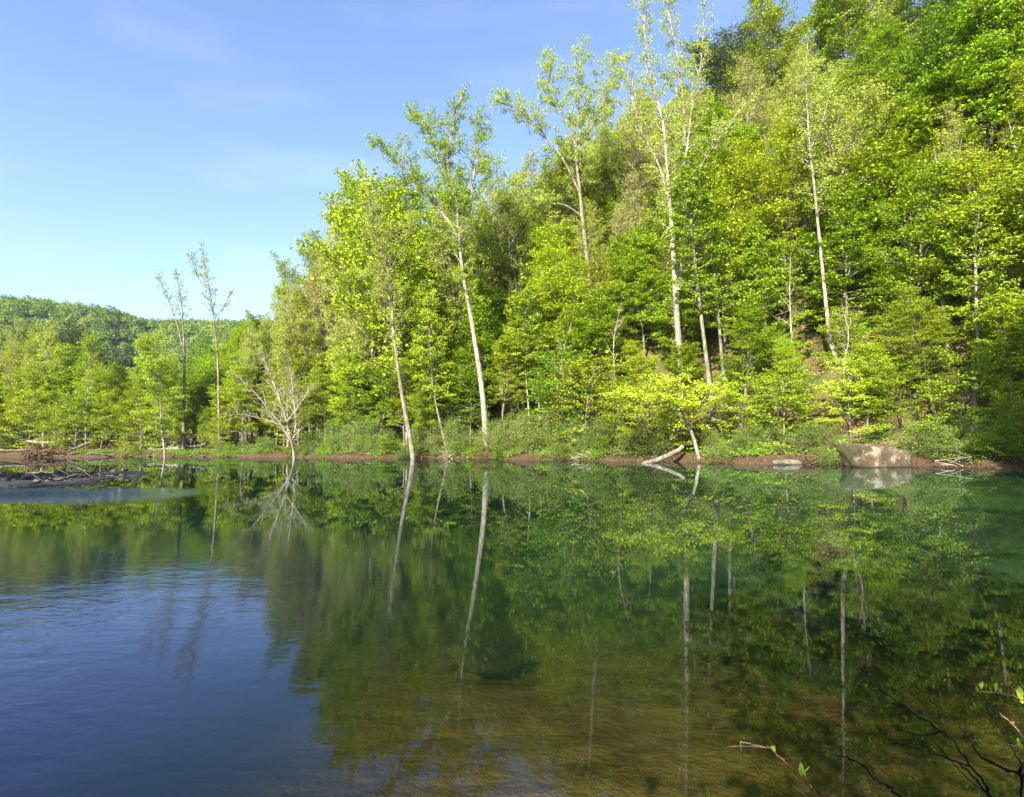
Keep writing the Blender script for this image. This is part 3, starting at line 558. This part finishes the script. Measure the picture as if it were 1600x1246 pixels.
for (key, lm, row), v in buckets.items():
    v.sort(key=lambda q: q[0])
    for k, (px, r) in enumerate(v):
        lab = LOOK[key] + (' ' + ROW[row] + ' the ' + lm if lm else ' standing on the near bank')
        if len(v) > 1: lab += ', ' + ORD[min(k, 11)]
        tag(r, lab, NAMES[key][1], GR.get(key, 'leafy trees of the river wood'))
# ------------------------------------------------------------------ ground cover
rng = np.random.default_rng(5); g = MB(); C = []; n = 0
for (u0, u1, s0, s1, num, sz) in [(-14, 120, .5, 4, 16000, .13), (-14, 70, 3, 34, 70000, .17), (-14, 110, -.3, 1.5, 60000, .10)]:
    uu = rng.uniform(u0, u1, num // 7); Q = [(u, s_, *bank_pt(u, s_)) for u, s_ in zip(uu, rng.uniform(s0, s1, len(uu)))]
    Q = np.array(Q); zz = ground_z(Q[:, 2], Q[:, 3]); nn = vnoise(Q[:, 0] * .6, Q[:, 0] * 0 + 1.5, 3)
    for (u, s_, x, y), z, q in zip(Q, zz, nn):
        if z < (.05 if s0 < 0 else .45) or (s0 < 0 and q < -.02): continue
        if 22.6 < x < 26.6 and 31 < y < 36: continue
        k = rng.integers(5, 12); h = rng.uniform(.15, .7); C.append(np.array([x, y, z]) + np.column_stack([rng.normal(size=k) * .22, rng.normal(size=k) * .22, rng.uniform(.03, h, k)]))
C = np.concatenate(C); Nn = norm(rng.normal(size=C.shape) * .6 + UP + np.array([-.2, -.4, 0])); leaves(g, C, Nn, rng, .15, .55)
tag(g.build('undergrowth', M['leaf_shrub'], smooth=False), 'low green undergrowth covering the bank and slope', 'undergrowth', kind='stuff')
# ------------------------------------------------------------------ rocks
def rock_mat(name, base, light, moss, mossamt):
    m, n, o = mat(name); N = NT(n); c = N('TexCoord').outputs['Object']
    a = N('TexNoise', {'Vector': c, 'Scale': 1.4, 'Detail': 9, 'Roughness': .7}); b = N('TexNoise', {'Vector': c, 'Scale': 3.1, 'Detail': 10, 'Roughness': .75}); v = N('TexVoronoi', {'Vector': c, 'Scale': 2.0})
    col = ramp(N, a.outputs['Fac'], [(.36, tuple(q * .45 for q in base)), (.52, base), (.62, light)])
    col = N('MixRGB', {'Fac': ramp(N, b.outputs['Fac'], [(.56, (0, 0, 0)), (.62, (1, 1, 1))]), 'Color1': col, 'Color2': (*[min(1, q * 1.25) for q in light], 1)}).outputs[0]
    g2 = N('TexNoise', {'Vector': c, 'Scale': .9, 'Detail': 6, 'Roughness': .6})
    sx = N('SeparateXYZ', {0: c}); left = N('MapRange', {'Value': sx.outputs['X'], 'From Min': -1.0, 'From Max': -1.45, 'To Min': 0, 'To Max': mossamt})
    mf = N('Math', {0: g2.outputs['Fac'], 1: left.outputs[0]}, operation='ADD'); 
    col = N('MixRGB', {'Fac': ramp(N, mf.outputs[0], [(.60, (0, 0, 0)), (.68, (.9, .9, .9))]), 'Color1': col, 'Color2': (*moss, 1)}).outputs[0]
    gp = N('SeparateXYZ', {0: N('NewGeometry').outputs['Position']}); f5 = N('TexNoise', {'Vector': c, 'Scale': 14, 'Detail': 6, 'Roughness': .8}); wz = N('Math', {0: f5.outputs['Fac'], 1: .18, 2: -.02}, operation='MULTIPLY_ADD')
    wl = N('Math', {0: gp.outputs['Z'], 1: wz.outputs[0]}, operation='LESS_THAN')
    col = N('MixRGB', {'Fac': ramp(N, f5.outputs['Fac'], [(.35, (.75, .75, .75)), (.55, (0, 0, 0))]), 'Color1': col, 'Color2': (*[q * .3 for q in base], 1)}).outputs[0]
    wf = N('Math', {0: wl.outputs[0], 1: .8}, operation='MULTIPLY'); col = N('MixRGB', {'Fac': wf.outputs[0], 'Color1': col, 'Color2': (*[q * .2 for q in base], 1)}).outputs[0]
    hb = N('Math', {0: f5.outputs['Fac'], 1: .5, 2: b.outputs['Fac']}, operation='MULTIPLY_ADD')
    bp = N('Bump', {'Strength': 1.0, 'Distance': .14, 'Height': hb.outputs[0]})
    p = N('BsdfPrincipled', {'Base Color': col, 'Roughness': .9, 'Normal': bp.outputs[0]}); n.links.new(p.outputs[0], o.inputs['Surface']); return m
def rock(name, loc, size, seed, m, box=4.0, rotz=0, amp=.12, warp=None, facets=14):
    rg = np.random.default_rng(seed); nu, nv = 96, 60; u, v = np.meshgrid(np.linspace(0, 2 * math.pi, nu, endpoint=False), np.linspace(.02, math.pi - .02, nv))
    d = np.stack([np.cos(u) * np.sin(v), np.sin(u) * np.sin(v), np.cos(v)], -1)
    r = (np.abs(d) ** box).sum(-1) ** (-1 / box)
    for k in range(facets):
        nn_ = norm(rg.normal(size=3)); dn = (d * nn_).sum(-1); hh = rg.uniform(.82, 1.12) * (1 + .25 * np.sort(np.abs(nn_))[1]); r = np.where(dn > .05, np.minimum(r, hh / np.maximum(dn, .05)), r)
    ph = rg.uniform(0, 6, 12); nn = sum(np.sin(d[..., 0] * (2 + k) + ph[k]) * np.cos(d[..., 1] * (2.3 + k * 1.1) + ph[k + 4]) * np.sin(d[..., 2] * (1.7 + k * 1.3) + ph[k + 8]) / (1 + k * .6) for k in range(4))
    f = fbm(d[..., 0] * 3 + d[..., 2] * 2.1 + 9, d[..., 1] * 3 - d[..., 2] * 1.7 + 9, seed, 5)
    P = d * (r * (1 + amp * nn + amp * 1.1 * f))[..., None] * np.array(size) * .5
    if warp: P = warp(P)
    i = np.arange(nv - 1)[:, None] * nu; j = np.arange(nu)[None]; j2 = (j + 1) % nu
    q = np.stack([i + j, i + nu + j, i + nu + j2, i + j2], -1).reshape(-1, 4); g = MB(); g.add(P, q)
    n = nu * nv; g.add([P[0].mean(0), P[-1].mean(0)], None, [[nu * 0 - n + k, -n + (k + 1) % nu, 0] for k in range(nu)] + [[-nu + (k + 1) % nu, -nu + k, 1] for k in range(nu)])
    o = g.build(name, m); o.location = loc; o.rotation_euler = (0, 0, rotz); return o
bl = at(1376, 727, 33.5)
def wb(P):
    P = P.copy(); P[..., 2] *= 1 - .10 * (P[..., 0] / 2.0); P[..., 0] *= 1 + .10 * P[..., 2]; return P
tag(rock('boulder', (bl[0] - .05, 33.8, .28), (3.2, 2.4, 2.0), 3, rock_mat('boulder_stone', (.15, .105, .055), (.42, .35, .25), (.055, .055, .010), .22), 6, .12, .05, wb), 'large squared boulder with white lichen and mossy left side at the water', 'boulder')  # moss on the left face, darkened so its colour also holds that side's shade
b2 = at(1231, 722, 37.2)
tag(rock('flat_rock', (b2[0], 37.4, .08), (1.8, 1.3, .5), 9, rock_mat('pale_stone', (.26, .22, .15), (.34, .30, .22), (.3, .26, .16), 0), 3, .2, .08), 'smooth pale rock lying low at the water edge', 'rock')
b3 = at(1200, 720, 37.6)
tag(rock('flat_rock', (b3[0]+1.95, 37.9, .05), (1.0, .8, .4), 12, M['dead_wood'].copy() if False else rock_mat('brown_stone', (.30, .22, .15), (.42, .33, .24), (.2, .2, .1), 0), 3, 0, .1), 'small brown rock touching the right end of smooth pale rock', 'rock')
sr = at(762, 1000, 5.2)
tag(rock('submerged_patch', (sr[0], 5.75, -.40), (.6, .42, .24), 21, rock_mat('dark_patch', (.035, .04, .012), (.06, .06, .02), (.03, .04, .01), .2), 3, .4, .14), 'round dark patch under the water near the middle', 'rock')  # rock form added to stand for a dark patch in the water
# stones on the gravel bar and the left bank
rng = np.random.default_rng(31); SM = rock_mat('river_stone', (.13, .11, .09), (.28, .25, .21), (.12, .12, .08), 0); proto = [rock('stone', (0, 0, -50), (1, 1, .6), 40 + k, SM, 2.4, 0, .10) for k in range(4)]
for p_ in proto: p_.scale = (.3, .3, .3)
spots = []
for k in range(230):
    x, y = rng.uniform(-36, -17), rng.uniform(21.3, 35)
    if gz(x, y) > -.03: spots.append((x, y, rng.uniform(.12, .5)))
for k in range(45):
    u = rng.uniform(80, 135); p = bank_pt(u, rng.uniform(.0, .9)); spots.append((p[0], p[1], rng.uniform(.25, .8)))
first = dict.fromkeys(range(4), True)
spots = [s for s in spots if 0 < pix((s[0], s[1], gz(s[0], s[1])))[0] < 460]
spots.sort(key=lambda s: pix((s[0], s[1], 0))[0])
for k, (x, y, sz) in enumerate(spots):
    v = k % 4; o_ = proto[v] if first[v] else proto[v].copy()
    if not first[v]: COL.objects.link(o_)
    first[v] = False; o_.location = (x, y, gz(x, y) + sz * .08); o_.scale = (sz, sz * rng.uniform(.6, 1), sz * rng.uniform(.6, 1)); o_.rotation_euler = (0, 0, rng.uniform(0, 6))
    near = y < 40
    tag(o_, 'grey water worn stone on the shaded gravel bar' if near else 'grey stone at the foot of the left bank', 'stone', 'stones on the gravel bar' if near else 'stones along the left bank')
# ------------------------------------------------------------------ logs, driftwood, roots
def log(label, a, b, r0, r1, m='dead_wood', seed=1, stubs=3, name='fallen_log', group=None, sag=0.1, cat='log'):
    rg = np.random.default_rng(seed); a = np.array(a, float); b = np.array(b, float); n = 9; t = np.linspace(0, 1, n)[:, None]
    P = a + (b - a) * t + rg.normal(size=(n, 3)) * np.linalg.norm(b - a) * .010; P[:, 2] += -sag * np.sin(t[:, 0] * math.pi)
    base = P[0].copy(); P = P - base; g = MB(); rr = np.linspace(r0, r1, n) * (1 + rg.normal(size=n) * .06); tube(g, P, rr, 9)
    for e, s_ in ((0, 1), (-1, -1)): tube(g, [P[e], P[e] + (P[e + s_] - P[e]) * -.01], [rr[e], .004], 9)
    for k in range(stubs):
        q, d = sample(P, rg.uniform(.25, .95)); dd = norm(rg.normal(size=3) + d * .6 + UP * .5); Q = path(q, dd, rg.uniform(.4, 1.3), 3, rg, .15, 0); tube(g, Q, np.linspace(r1 * .55, .012, 4), 5)
    o = g.build(name, M[m]); o.location = base; tag(o, label, cat, group); return o
a = at(1002, 719, 41.5); b = at(1068, 700, 43.2); log('pale log slanting from the bank into the water beside the leaning tree', (a[0], a[1], -.15), (b[0], b[1], b[2]), .20, .16, 'bark_grey', seed=2, stubs=0)
def P3(px, py, D): return at(px, py, D)
a, b = P3(232, 703, 84), P3(322, 695, 82); log('long grey log lying on the left bank below the slim trees', a, b, .26, .16, 'bark_grey', seed=3)
a, b = P3(0, 704, 84), P3(46, 703, 86); log('straight grey log lying along the far left shore', a, b, .22, .15, 'bark_grey', seed=4)
a, b = P3(43, 690, 88), P3(86, 691, 88); log('log perched on top of the largest driftwood heap', a, b, .22, .17, 'bark_grey', seed=5)
a, b = P3(105, 706, 86), P3(145, 688, 88); log('short log tilted up on the right driftwood heap', a, b, .22, .14, 'bark_grey', seed=6)
a, b = P3(185, 693, 90), P3(262, 694, 92); log('pale log lying back among the trees of the left bank', a, b, .22, .14, 'bark_grey', seed=8)
a, b = P3(140, 707, 84), P3(180, 712, 83); log('thin dark log reaching from the heap to the waterline', a, b, .16, .08, 'bark_dark', seed=9)
def heap(label, c, rx, ry, h, n, m, seed, name='brush_heap', group=None, L_=1.6, r=.03, cat='driftwood'):
    rg = np.random.default_rng(seed); g = MB()
    for k in range(n):
        a = rg.uniform(0, 6.28); rr = rg.uniform() ** .6; p = np.array([rx * rr * math.cos(a), ry * rr * math.sin(a), rg.uniform(0, h) * (1 - rr * .8)])
        th = rg.uniform(0, 6.28); d = np.array([math.cos(th), math.sin(th) * .6, rg.normal() * .3]); l = L_ * rg.uniform(.4, 1.3)
        tube(g, path(p - norm(d) * l / 2, d, l, 4, rg, .12, 0), np.linspace(r * rg.uniform(.6, 1.6), r * .35, 5), 4)
    o = g.build(name, M[m]); o.location = c; tag(o, label, cat, group); return o
M['red_twig'] = bark_mat('red_twig', (.08, .042, .026), (.26, .15, .09), scale=6)
for px, D, rx, h, lab, sd_ in [(62, 88, 3.2, 1.7, 'largest reddish driftwood heap on the far left shore', 1), (122, 87, 2.4, 1.4, 'reddish driftwood heap second from the left', 2), (183, 90, 2.6, 1.1, 'low driftwood heap behind the left bank', 3), (295, 84, 2.0, 1.0, 'brush heaped around the foot of the slim trees', 4)]:
    p = at(px, 700, D); z = gz(p[0], D); heap(lab, (p[0], D, z), rx, 1.3, h, 90, 'red_twig' if sd_ < 4 else 'dead_wood', sd_, group='driftwood heaps on the left bank', L_=2.4, r=.06)
for k, (x, y) in enumerate([(-21, 28), (-24, 24.5), (-28, 31)]): heap(['wet dark sticks stranded on the tip of the gravel bar', 'wet dark sticks stranded on the near side of the gravel bar', 'wet dark sticks stranded on the far side of the gravel bar'][k], (x, y, .05), 2.2, 1.0, .3, 34, 'bark_dark', 70 + k, group='stranded sticks on the gravel bar', L_=1.3, r=.03)
for px, s, n, lab, mm, rx in [(925, .5, 26, 'tangle of bleached branches dipping in the water left of the log', 'dead_wood', 1.6), (705, .4, 14, 'pale dead sticks at the water below the white lower trunk', 'dead_wood', 1.0), (590, .5, 16, 'dark dead branches at the waterline by the leaning mossy trunk', 'dead_wood', 2.0), (1280, .5, 60, 'brown brush and roots between pale rock and boulder', 'red_twig', 1.7), (1500, .2, 16, 'bleached branches trailing in the water right of the boulder', 'dead_wood', 2.4), (820, .5, 22, 'reddish roots hanging from the eroded bank', 'red_twig', 1.6), (480, .4, 20, 'roots hanging from the bank left of the leaning mossy trunk', 'red_twig', 1.4), (665, .4, 20, 'roots hanging just right of the leaning mossy trunk', 'red_twig', 1.3), (765, .4, 20, 'roots hanging below the white lower trunk', 'red_twig', 1.3), (880, .4, 20, 'roots and sticks left of the bleached tangle', 'red_twig', 1.3), (1150, .4, 20, 'fine roots along the bank left of the pale rock', 'red_twig', 1.6), (1050, .9, 34, 'brown brush heaped beside the slanting log', 'red_twig', 1.1)]:
    best = min(np.arange(-14, 130, .25), key=lambda u: abs(pix((*bank_pt(u, s), .3))[0] - px)); p = bank_pt(best, s); heap(lab, (p[0], p[1], .1), rx, .7, .9, n, mm, int(px), group='dead branches along the waterline', L_=1.5, r=.028)
# ------------------------------------------------------------------ twigs in front of the lens side, lower right
def twig(label, pts, D, r0, r1, m, leaf=True, seed=1, name='budding_twig', cat='twig', group='budding twigs at the near shore', extra=None, D2=None):
    rg = np.random.default_rng(seed); P = spline([at(px, py, D + ((D2 or D) - D) * k / (len(pts) - 1)) for k, (px, py) in enumerate(pts)], 8)
    base = P[0].copy(); g = MB(); jit = rg.normal(size=P.shape) * r0 * .35; r0 *= .55; r1 *= .6; tube(g, P - base + jit, np.linspace(r0, r1, len(P)) * (1 + .35 * (np.arange(len(P)) % 5 == 2)), 7)
    for ex in (extra or []):
        Q = spline([at(px, py, dd) for px, py, dd in ex], 6) - base; tube(g, Q, np.linspace(r0 * .55, r1 * .6, len(Q)), 6)
    root = bpy.data.objects.new(name, None); COL.objects.link(root); root.location = base; tag(root, label, cat, group); g.build('stem', M[m], root)
    if leaf:
        for k, (px, py, dd, up) in enumerate(leaf):
            q = at(px, py, dd) - base; lb = MB()
            for s_ in range(rg.integers(3, 5)):
                L_ = up * .85 * rg.uniform(.5, 1.1); d = norm(np.array([rg.normal() * .35, rg.normal() * .3, 1.])); sd2 = norm(np.cross(d, rg.normal(size=3))); nn = np.cross(d, sd2)
                prof = [(0, .03), (.25, .15), (.5, .2), (.75, .13), (1, .0)]; A = [q + d * L_ * t + sd2 * L_ * w_ - nn * L_ * .12 * t * t for t, w_ in prof]; Bm = [q + d * L_ * t + nn * L_ * (.05 - .12 * t * t) for t, w_ in prof]; Cc = [q + d * L_ * t - sd2 * L_ * w_ - nn * L_ * .12 * t * t for t, w_ in prof]
                V = A + Bm + Cc; n_ = 5; Q = [(i, i + 1, n_ + i + 1, n_ + i) for i in range(4)] + [(n_ + i, n_ + i + 1, 2 * n_ + i + 1, 2 * n_ + i) for i in range(4)]; lb.add(V, Q, tint=rg.uniform())
            lb.build('leaf_bud', M['bud'], root)
    return root
twig('red stem with green buds rising from the bottom edge', [(1300, 1300), (1278, 1246), (1262, 1226), (1235, 1200), (1205, 1170), (1195, 1168)], 1.6, .0045, .003, 'bud_wood',
     [(1210, 1176, 1.6, .028), (1208, 1172, 1.6, .018), (1252, 1213, 1.6, .040), (1258, 1214, 1.6, .015), (1268, 1234, 1.6, .018)], 3)
twig('dry pinkish twig with a broken hanging end beside the red stem', [(1196, 1168), (1180, 1164), (1156, 1159)], 1.6, .0028, .0018, 'dry_twig', None, 4, 'dry_twig', group=None, extra=[[(1157, 1159, 1.6), (1158, 1175, 1.6), (1158.5, 1191, 1.6)], [(1192, 1168, 1.6), (1160, 1166, 1.61), (1131, 1168, 1.62)]])
twig('short pale twig tip at the bottom edge', [(1290, 1275), (1262, 1246), (1235, 1223)], 1.62, .003, .0015, 'dry_twig', None, 5, 'dry_twig', group=None)
twig('upper budding twig reaching in from the right edge', [(1680, 1125), (1620, 1104), (1600, 1095), (1570, 1084), (1540, 1081), (1508, 1080)], 1.7, .0045, .002, 'bud_wood', [(1533, 1077, 1.7, .026), (1528, 1082, 1.7, .018), (1556, 1080, 1.7, .034), (1564, 1083, 1.7, .024), (1594, 1092, 1.7, .05), (1598, 1100, 1.7, .03)], 6)
twig('lower pinkish budding twig at the right edge', [(1660, 1200), (1605, 1156), (1585, 1134), (1563, 1115)], 1.7, .0035, .002, 'dry_twig', [(1582, 1134, 1.7, .016)], 7)
twig('lowest pale twig with small buds at the right edge', [(1640, 1178), (1600, 1168), (1570, 1162)], 1.7, .003, .0015, 'dry_twig', [(1596, 1172, 1.7, .035), (1592, 1163, 1.7, .02)], 8)
BT = [([(1600, 1420), (1570, 1300), (1545, 1240), (1520, 1200), (1480, 1150), (1420, 1110), (1372, 1076)], 'longest dark bare branch arching over the shaded water', [[(1520, 1200, 2.1), (1460, 1178, 2.1), (1400, 1162, 2.1)], [(1470, 1143, 2.1), (1440, 1150, 2.1), (1400, 1138, 2.1), (1392, 1134, 2.1)], [(1548, 1245, 2.1), (1510, 1215, 2.1), (1460, 1160, 2.1), (1440, 1140, 2.1)]]),
      ([(1560, 1330), (1550, 1260), (1530, 1225), (1500, 1195), (1440, 1172), (1390, 1160)], 'dark bare branch just under the longest arching one', []),
      ([(1640, 1235), (1600, 1213), (1545, 1192), (1515, 1160), (1497, 1132)], 'dark bare branch crossing low from the right edge', [[(1545, 1192, 2.1), (1560, 1196, 2.1), (1600, 1215, 2.1)]]),
      ([(1600, 1330), (1597, 1245), (1592, 1190), (1570, 1150), (1540, 1105)], 'upright dark bare branch at the right edge', [[(1594, 1210, 2.1), (1600, 1190, 2.1), (1610, 1170, 2.1)]]),
      ([(1440, 1290), (1400, 1240), (1370, 1218), (1340, 1190), (1305, 1178)], 'faint dark bare branch left of the arching ones', [])]
for k, (pts, lab, ex) in enumerate(BT): twig(lab, pts, 2.1, .009, .0028, 'shaded_twig', None, 20 + k, 'bare_branch', 'branch', 'dark bare branches over the near water', ex)

# ------------------------------------------------------------------ air between here and the far hill
m, n, o = mat('air'); N = NT(n); v = N('VolumePrincipled', {'Color': (.80, .90, 1.0, 1), 'Density': .00009, 'Anisotropy': .2}); n.links.new(v.outputs[0], o.inputs['Volume'])
g = MB(); x0, x1, y0, y1, z0, z1 = -3100, 3100, -1600, 4100, -6, 190
g.add([(x0, y0, z0), (x1, y0, z0), (x1, y1, z0), (x0, y1, z0), (x0, y0, z1), (x1, y0, z1), (x1, y1, z1), (x0, y1, z1)], [(3, 2, 1, 0), (4, 5, 6, 7), (0, 1, 5, 4), (1, 2, 6, 5), (2, 3, 7, 6), (3, 0, 4, 7)])
tag(g.build('haze', m, smooth=False), 'thin blue air over the far hill', 'haze', kind='stuff')
